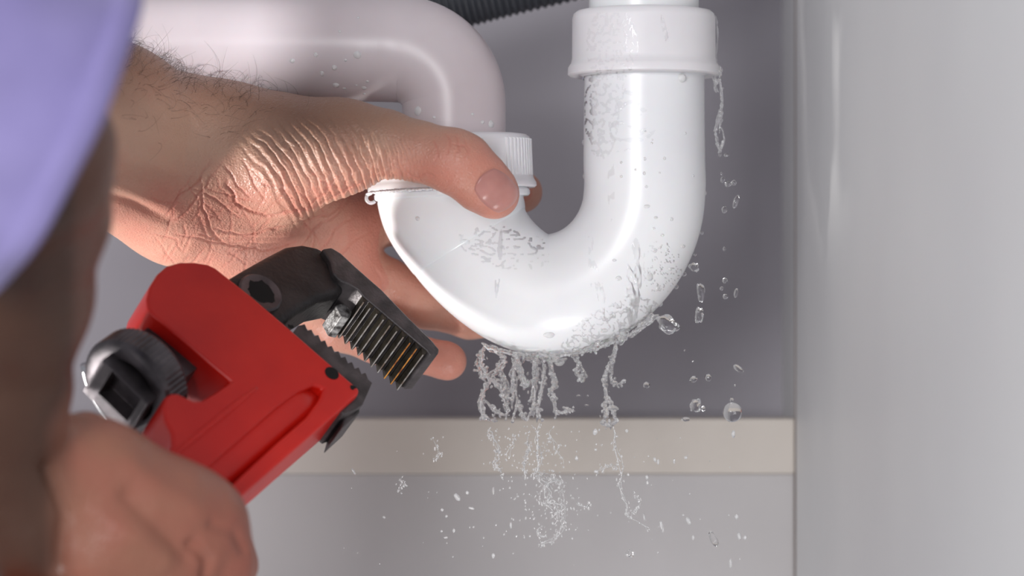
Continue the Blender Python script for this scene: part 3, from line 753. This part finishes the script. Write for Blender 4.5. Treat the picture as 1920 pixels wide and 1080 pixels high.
for (x0, x1, y0, y1, st, mk, amp, th, sd, sx, sy) in [
    (1098, 1200, 24, 150, 1.5, ell(1148, 85, 50, 75), .0016, .62, 1, 12, 16),
    (1096, 1175, 140, 300, 1.6, union(ell(1128, 210, 34, 90), ell(1150, 160, 40, 30)), .0016, .62, 2, 12, 18),
    (1130, 1240, 170, 300, 1.6, union(ell(1172, 215, 22, 62, 18), ell(1190, 262, 44, 14, -28), ell(1190, 210, 34, 9, -5)), .0042, .55, 3, 40, 30),
    (1130, 1160, 280, 420, 1.4, ell(1146, 345, 7, 72), .0022, .40, 4, 30, 50),
    (1165, 1215, 440, 620, 1.5, ell(1188, 530, 15, 85, 3), .0040, .42, 5, 30, 60),
    (1095, 1150, 440, 610, 1.4, union(ell(1108, 480, 6, 60), ell(1125, 545, 8, 60, -12)), .0022, .5, 6, 10, 40),
    (1205, 1290, 440, 560, 1.5, union(ell(1218, 515, 16, 34), ell(1240, 500, 40, 50)), .0030, .72, 7, 8, 10),
    (1050, 1240, 555, 668, 1.4, union(ell(1150, 612, 95, 42, -24), ell(1110, 640, 60, 22, -10)), .0040, .58, 8, 11, 11),
    (860, 1030, 420, 520, 1.5, union(ell(950, 465, 90, 40, 10), ell(845, 440, 20, 10)), .0018, .66, 9, 26, 14),
    (925, 945, 430, 560, 1.4, ell(935, 495, 6, 66, 4), .0018, .4, 10, 20, 60),
    (1225, 1260, 28, 90, 1.4, ell(1246, 55, 5, 30, -12), .0016, .5, 11, 8, 14)]:
    v, f = film(x0, x1, y0, y1, st, mk, amp, th, sd, sx, sy); n0 = len(VV); VV += v; FF += [[n0+i for i in q] for q in f]
o = pydata('water_film', VV, FF, M_film)
tag(o, 'thin clear water running down the front of the white trap', 'water', kind='stuff')

# the splash under the bend: ropes, beads and threads of water joined as they are in the photo
def rope(f, guide, n, r0, jit, depth, beads=.25, k=None, br=1.0):
    """n wandering threads around a pixel guide path"""
    g_ = catmull([(a, b, 0) for a, b in guide], 7)
    for q in range(n):
        sd = random.random()*100; pr = []; off = random.uniform(-jit, jit)*.5; dz = depth+random.uniform(-3, 3); last = None; t0 = random.uniform(0, .25)*(q > 0); t1 = 1-random.uniform(0, .3)*(q > 0)
        for i, p in enumerate(g_):
            t = i/(len(g_)-1)
            if t < t0 or t > t1: last = None; continue
            x = p[0]+off+jit*noise.noise(Vector((i*.22, sd, 0))); y = p[1]+4*noise.noise(Vector((i*.3, sd, 5))); d = dz+2.5*noise.noise(Vector((i*.2, sd, 9)))
            r = r0*(.45+.9*abs(noise.noise(Vector((i*.5, sd, 3))))*2)
            c = (np.array(P(x, y, d))*1000, r*.178)
            if last is not None: pr.append((last[0], c[0], last[1], c[1]))
            if random.random() < beads:
                bx, by = x+random.gauss(0, jit*.45), y+random.gauss(0, 4); b = np.array(P(bx, by, d+random.uniform(-2, 2)))*1000; rb = random.uniform(1.2, 3.4)*.178*br
                pr.append((b, b+np.array([random.uniform(-.3, .3), 0, random.uniform(-.6, .6)]), rb, rb*.7))
            last = c
        if pr: f.group(.35, .5, pr)
S = Field()
S.group(.5, 1, chain([(985, 662, -4, 4), (990, 670, -4, 5)]))
rope(S, [(900, 644), (940, 658), (1000, 666), (1060, 664), (1110, 654), (1160, 636), (1200, 615)], 4, 2.6, 7, -5, .7)
rope(S, [(960, 665), (1000, 672), (1050, 670)], 3, 3.2, 9, -3, .8)
for gd_, n, r0, jit in [
    ([(905, 645), (900, 680), (905, 705), (925, 725)], 4, 2.6, 12), ([(925, 655), (945, 672), (930, 695), (908, 705)], 3, 2.4, 9), ([(905, 705), (925, 712), (942, 735), (950, 770), (948, 788)], 3, 2.8, 8),
    ([(912, 715), (904, 745), (908, 780), (930, 790)], 3, 3.0, 9), ([(905, 750), (925, 770), (945, 778)], 3, 2.2, 9), ([(935, 690), (948, 720), (952, 760)], 2, 2.6, 7),
    ([(970, 660), (962, 700), (965, 740), (962, 790)], 4, 2.6, 9), ([(965, 665), (975, 690), (982, 715), (985, 722)], 3, 5.2, 8), ([(975, 750), (978, 775), (990, 788)], 3, 3.0, 9),
    ([(1000, 662), (1004, 700), (1000, 740), (992, 790)], 5, 2.4, 8), ([(1015, 665), (1020, 710), (1012, 750), (1010, 790)], 5, 2.4, 9), ([(1030, 665), (1034, 695), (1040, 715), (1034, 735)], 3, 3.2, 8),
    ([(1032, 735), (1042, 760), (1046, 782)], 2, 2.2, 6), ([(1045, 775), (1062, 772), (1075, 770)], 2, 2.0, 7), ([(1040, 672), (1050, 680), (1062, 672)], 3, 5.2, 7),
    ([(1075, 664), (1085, 680), (1082, 700), (1092, 712), (1096, 700), (1088, 684)], 2, 3.4, 4),
    ([(1150, 640), (1142, 680), (1133, 710), (1135, 740), (1132, 775), (1128, 790)], 3, 2.8, 7), ([(1155, 645), (1148, 690), (1146, 712), (1158, 720), (1172, 712)], 1, 3.2, 2),
    ([(1140, 745), (1148, 765), (1155, 785)], 2, 3.0, 6), ([(1128, 790), (1142, 798), (1156, 786), (1150, 768)], 2, 3.2, 5), ([(1156, 610), (1170, 625), (1160, 645)], 3, 4.2, 9), ([(1140, 628), (1120, 645), (1096, 655)], 3, 3.6, 8),
    ([(1230, 590), (1205, 612), (1180, 632)], 3, 3.8, 6)]:
    rope(S, gd_, n+1, r0*.85, jit, -6, .34)
Fv, lo = voxel(S, .21); V, F = nets(Fv, lo, .21); del Fv
V = V/1000
o = fastmesh('water_splash', V, F, M_splash)
tag(o, 'clear water pouring in tangled ropes off the bottom of the trap', 'water', kind='stuff')
S = Field(); S.group(.3, .3, [(np.array(P(1000, 800, -4))*1000, np.array(P(1001, 803, -4))*1000, .2, .2)])
for gd_, n, r0, jit in [([(914, 806), (925, 820), (935, 850), (930, 870), (942, 900)], 3, 1.6, 8), ([(965, 815), (955, 835), (950, 860)], 2, .9, 9), ([(990, 820), (992, 840), (984, 870), (985, 895)], 3, 1.5, 5),
    ([(1010, 795), (1007, 830), (1011, 860), (1003, 900)], 3, 1.4, 7), ([(1030, 805), (1035, 840), (1045, 870)], 3, 1.0, 16), ([(1015, 890), (1035, 905), (1030, 935), (1045, 960)], 5, 1.7, 24), ([(1000, 880), (1025, 895), (1050, 905)], 4, 1.4, 22), ([(1020, 940), (1040, 950), (1030, 985)], 4, 1.3, 20),
    ([(1050, 895), (1055, 930), (1058, 990), (1035, 1010), (1010, 1028)], 3, 1.0, 9), ([(1015, 985), (1010, 1000), (1030, 1008)], 2, 1.3, 7), ([(1150, 800), (1155, 840), (1165, 880), (1162, 910), (1172, 945), (1180, 970), (1215, 990)], 2, 1.5, 5),
    ([(1120, 885), (1140, 872), (1160, 880)], 2, .9, 7), ([(1190, 925), (1200, 945), (1185, 968)], 2, 1.1, 5), ([(1080, 945), (1095, 950), (1108, 945)], 2, 1.3, 7), ([(750, 900), (757, 910), (745, 920)], 2, .9, 7), ([(815, 825), (826, 850), (815, 865)], 2, .6, 7)]:
    rope(S, gd_, n, r0*.62, jit, random.uniform(-10, 4), .85, br=.55)
for _ in range(170):
    x, y = random.gauss(1010, 50), random.uniform(800, 1010); c = np.array(P(x, y, random.uniform(-14, 8)))*1000; r = random.uniform(.14, .32); S.group(.1, .3, [(c, c+np.array([.05, 0, .2]), r, r*.8)])
for _ in range(55):
    x, y = random.uniform(640, 1420), random.uniform(795, 1060); c = np.array(P(x, y, random.uniform(-14, 8)))*1000; r = random.uniform(.12, .24); S.group(.1, .3, [(c, c+np.array([.05, 0, .15]), r, r*.8)])
# too sparse for one grid: split by capsule into small meshes joined together
bmv = []; bmf = []
ico = bmesh.new(); bmesh.ops.create_icosphere(ico, subdivisions=2, radius=1); iv = np.array([v.co[:] for v in ico.verts]); iff = [[v.index for v in f.verts] for f in ico.faces]; ico.free()
for _, _, pr in S.g:
    for a, b, r1, r2 in pr:
        n0 = len(bmv); ax_ = b-a; Ln = np.linalg.norm(ax_); d_ = ax_/max(Ln, 1e-6)
        for v in iv:
            t = float(v@d_); q = v*(r1 if t < 0 else r2)+d_*(Ln if t > 0 else 0); bmv.append((a+q)/1000)
        bmf += [[n0+i for i in f] for f in iff]
o = pydata('water_spray', bmv, bmf, M_spray)
tag(o, 'fine threads and specks of water breaking up in front of the rail', 'water', kind='stuff')
# trickle off the edge of the large slip nut
S = Field()
rope(S, [(1341, 30), (1345, 60), (1343, 110), (1349, 135)], 1, 1.6, 2, -3, .1); rope(S, [(1349, 128), (1352, 160), (1354, 205), (1350, 250)], 2, 1.8, 4, -3, .25)
rope(S, [(1338, 140), (1342, 160), (1346, 175)], 2, 1.6, 5, -3, .3); rope(S, [(1349, 205), (1343, 250), (1350, 280), (1358, 262), (1354, 240)], 2, 2.0, 4, -3, .3)
S.group(.3, .4, chain([(1347, 128, -3, 6), (1350, 140, -3, 4)]))
Fv, lo = voxel(S, .18); V, F = nets(Fv, lo, .18)
o = fastmesh('water_trickle', V/1000, F, M_splash)
tag(o, 'thin trickle of water falling from the right edge of the upper slip nut', 'water', kind='stuff')
# drops
def drop_mesh(rx, rz, seed, am=.16, sub=3):
    bm = bmesh.new(); bmesh.ops.create_icosphere(bm, subdivisions=sub, radius=1)
    for v in bm.verts:
        k = 1+am*noise.noise(v.co*1.5+Vector((seed*3.7, 0, seed))); v.co = Vector((v.co.x*rx*k, v.co.y*(rx+rz)*.45*k, v.co.z*rz*k))
    me = bpy.data.meshes.new('water_drop'); bm.to_mesh(me); bm.free(); me.materials.append(M_water); me.polygons.foreach_set('use_smooth', [True]*len(me.polygons)); return me
def fall(px, py, rx, rz, rot, depth, label, group=None, am=.16, seed=None):
    me = drop_mesh(rx*.178e-3, rz*.178e-3, seed or px*.37+py, am); me.materials[0] = M_spray if group and 'lower board' in group else M_water
    o = bpy.data.objects.new('water_drop', me); C.objects.link(o)
    o.location = P(px, py, depth); o.rotation_euler = (0, math.radians(rot), 0); tag(o, label, 'water drop', group); return o
fall(1373, 773, 18, 19, 0, -4, 'largest round water drop hanging in the air just above the rail end', am=.08)
fall(1372, 750, 3.6, 5, 0, -4, 'tiny bead right on top of the largest falling drop')
fall(1252, 608, 21, 15, 25, -4, 'big lumpy tilted water drop beside the lower right of the bend', am=.5)
fall(1311, 591, 7.5, 15, 4, -4, 'ragged upright drop right of the big tilted drop', am=.5)
fall(1314, 548, 7, 18, -6, -4, 'long upright drop, second of the column falling off the bend side', am=.4)
fall(1302, 501, 9, 8, 20, -4, 'small lumpy drop, topmost of the column falling off the bend side', am=.5)
fall(1384, 691, 5, 12, -55, -4, 'slanting sliver of water above the largest falling drop', am=.3)
fall(1304, 760, 10, 12, 20, -3, 'lumpy drop low in front of the grey panel, left of the largest drop', am=.5)
fall(1338, 1011, 7, 15, -28, -4, 'elongated slanting drop low in front of the grey lower board', am=.3)
fall(1181, 1037, 7, 6, 30, -4, 'lumpy small drop near the bottom edge of the picture, centre right', am=.6)
fall(1212, 722, 6, 6, 0, -4, 'single round bead beside the right-hand rope of water', am=.2)
gB = 'small drops falling right of the trap before the grey panel'
for q in [(1300, 711, 7, 6, 0), (1328, 708, 6, 7, 0), (1319, 766, 4, 5, 0), (1286, 786, 8, 4, 0), (1359, 526, 5, 5, 0), (1353, 541, 3.5, 4, 0), (1360, 556, 5, 5, 20), (1380, 549, 4, 9, 10),
          (1358, 467, 3, 4, 0), (1355, 337, 4, 6, 10), (1365, 345, 6, 6, 40), (1376, 343, 5, 5, 0), (1380, 378, 5, 13, 18), (1358, 393, 5, 7, 0), (1350, 290, 3, 4, 0), (1362, 291, 5, 3, 0), (1353, 325, 2, 3, 0), (1284, 657, 1.8, 2, 0), (1300, 678, 1.8, 2, 0), (1378, 723, 1.8, 2.2, 0), (1102, 742, 2, 2, 0), (1100, 760, 4, 2, 0), (1085, 742, 4, 2, 0)]:
    fall(*q, random.uniform(-9, 2), 'small clear water drops in mid-air right of the trap before the grey panel', gB)
gC = 'small drops falling low in front of the rail and lower board'
for q in [(1375, 814, 3.5, 7, 0), (1208, 1000 - 30, 2, 8, -10), (1240, 985, 3, 8, -10), (857, 932, 4.5, 8, -35), (876, 924, 3.2, 3.2, 0), (884, 953, 6, 2.4, 12), (829, 956, 3, 3, 0), (837, 968, 2.4, 2.4, 0), (828, 996, 2.2, 2.2, 0), (851, 995, 2.4, 4, 0), (836, 1008, 4, 2, 0),
          (1117, 843, 2.4, 2.4, 0), (1081, 859, 3, 4, 0), (1118, 884, 4, 3, 0), (1178, 890, 2.4, 2.4, 0), (1286, 858, 3, 3, 0), (1291, 977, 4, 8, -30), (1281, 966, 2, 2, 0), (1300, 1008, 2.4, 5, 0), (1381, 969, 3.4, 5, 0), (1386, 1005, 3.6, 7, -10), (1397, 1008, 3, 4, 0), (1370, 1056, 2.8, 9, 0), (1243, 992, 2.2, 8, 0), (1213, 895, 3, 4, 0), (1214, 905, 2.4, 4, 0), (1228, 862, 2.6, 5, -20), (1234, 866, 2.4, 5, 0), (1264, 865, 2, 5, 0), (958, 985, 2.4, 6, 0), (925, 920, 2, 8, 0), (925, 1042, 3, 5, 0), (663, 884, 2, 7, -30), (720, 970, 3, 2, 30), (1116, 810, 4, 6, 10), (1175, 808, 3, 3, 0)]:
    fall(*q, random.uniform(-9, 2), 'tiny clear water drops falling in front of the beige rail and lower board', gC)
def cling(px, py, rx, ry, label, group=None, flat=.5, am=.08):
    l, n = hit(px, py)
    if l is None: return
    me = drop_mesh(1, 1, px+py, am, 3); me.materials[0] = M_bead; o = bpy.data.objects.new('water_drop', me); C.objects.link(o)
    q = n.to_track_quat('Z', 'Y'); o.rotation_mode = 'QUATERNION'; o.rotation_quaternion = q
    o.scale = (rx*.178e-3, ry*.178e-3, min(rx, ry)*.178e-3*flat); o.location = l-n*(min(rx, ry)*.178e-3*.1); tag(o, label, 'water drop', group); return o
gE = 'droplets clinging to the elbow and outlet pipe'
cling(783, 208, 9, 10, 'biggest droplet on the elbow, just above the thumb', None)
for q in [(921, 233, 7, 8), (905, 229, 4, 4), (670, 103, 7.5, 8), (627, 127, 5, 6), (630, 160, 6.5, 6.5), (592, 103, 4, 5), (604, 138, 4, 6), (646, 166, 3.5, 3), (683, 165, 5, 5), (689, 153, 3, 3), (683, 176, 3, 3), (548, 114, 5, 5), (814, 220, 3.5, 3.5), (886, 214, 3, 3), (668, 160, 2.4, 2.4), (637, 59, 3, 3), (648, 113, 3, 3), (672, 33, 3, 3)]:
    cling(*q, 'small clear droplets clinging to the elbow and outlet pipe above the hand', gE)
cling(1029, 628, 11, 8, 'large oval droplet on the underside of the white bend', None, .6)
cling(998, 656, 15, 5, 'long flat droplet at the very bottom of the bend', None, .6)
cling(783, 410, 5, 5, 'single droplet on the socket left of the thumb tip', None)
cling(1278, 146, 9, 9, 'round droplet under the rim of the upper slip nut', None, .9)
gU = 'droplets on the right limb of the bend'
for q in [(1213, 387, 6, 4), (1212, 350, 3, 3), (1246, 297, 3, 4), (1209, 298, 3, 4), (1222, 268, 2.5, 2.5), (1165, 305, 3, 3), (1165, 331, 3, 3), (1192, 318, 2.5, 2.5), (1208, 325, 3, 4), (1230, 408, 4, 3), (1226, 428, 3, 3), (1242, 441, 4, 3), (1259, 411, 4, 4), (1228, 470, 3.5, 5), (1251, 468, 3, 3), (1160, 522, 6, 5), (1152, 488, 4, 3), (1256, 505, 4, 4), (1281, 462, 6, 4), (1300, 330, 3, 3), (1285, 250, 3, 3), (1210, 246, 2, 2), (1223, 262, 2, 2), (1237, 324, 2, 2),
          (1218, 519, 7, 9), (1233, 541, 5, 7), (1133, 620, 8, 5), (1265, 540, 4, 4), (1180, 642, 7, 5), (1200, 625, 7, 6), (1218, 612, 6, 6), (1160, 650, 7, 5)]:
    cling(*q, 'clear water droplets on the right limb and underside of the white bend', gU)
gR = 'beads along the outline of the bend'
for q in [(1322, 362, 3, 5), (1316, 437, 3, 3.5), (1303, 478, 3, 3), (1095, 267, 4, 6), (1096, 330, 3.5, 6), (1095, 147, 3, 4), (1097, 220, 2.5, 3), (1283, 514, 4, 4), (1268, 538, 4, 4), (1238, 570, 5, 5), (984, 411, 5, 6)]:
    fall(q[0], q[1], q[2], q[3], 0, 0, 'water beads sitting along the outline of the white bend', gR, .1)
fall(757, 467, 6, 5, 0, 2, 'smaller upper drop hanging from the socket above the ring finger', None, .1)
fall(767, 484, 6, 9, -20, 2, 'larger lower drop hanging from the socket above the ring finger', None, .1)

# the drops of each group told apart by their order from the left
tens = ['', '', 'twenty', 'thirty']; ones = ['', 'first', 'second', 'third', 'fourth', 'fifth', 'sixth', 'seventh', 'eighth', 'ninth', 'tenth', 'eleventh', 'twelfth', 'thirteenth', 'fourteenth', 'fifteenth', 'sixteenth', 'seventeenth', 'eighteenth', 'nineteenth', 'twentieth']
def ordw(n):
    if n <= 20: return ones[n]
    if n % 10 == 0: return 'thirtieth'
    return tens[n//10]+'-'+ones[n % 10]
for gname, words in ((gB, 'water drop in mid-air right of the trap'), (gC, 'tiny water drop low before rail and board'), (gE, 'small droplet clinging to elbow or outlet pipe'),
                     (gU, 'clear droplet on the right limb of the bend'), (gR, 'water bead along the outline of the bend')):
    gs = sorted([o for o in bpy.data.objects if o.get('group') == gname], key=lambda o: pix(np.array([o.location[:]]))[0][0])
    for i, o in enumerate(gs):
        w_ = 'leftmost' if i == 0 else 'rightmost' if i == len(gs)-1 else ordw(i+1)+' from the left' if i < len(gs)/2 else ordw(len(gs)-i)+' from the right'
        o['label'] = words+', '+w_+(' of its group' if i in (0, len(gs)-1) else '')
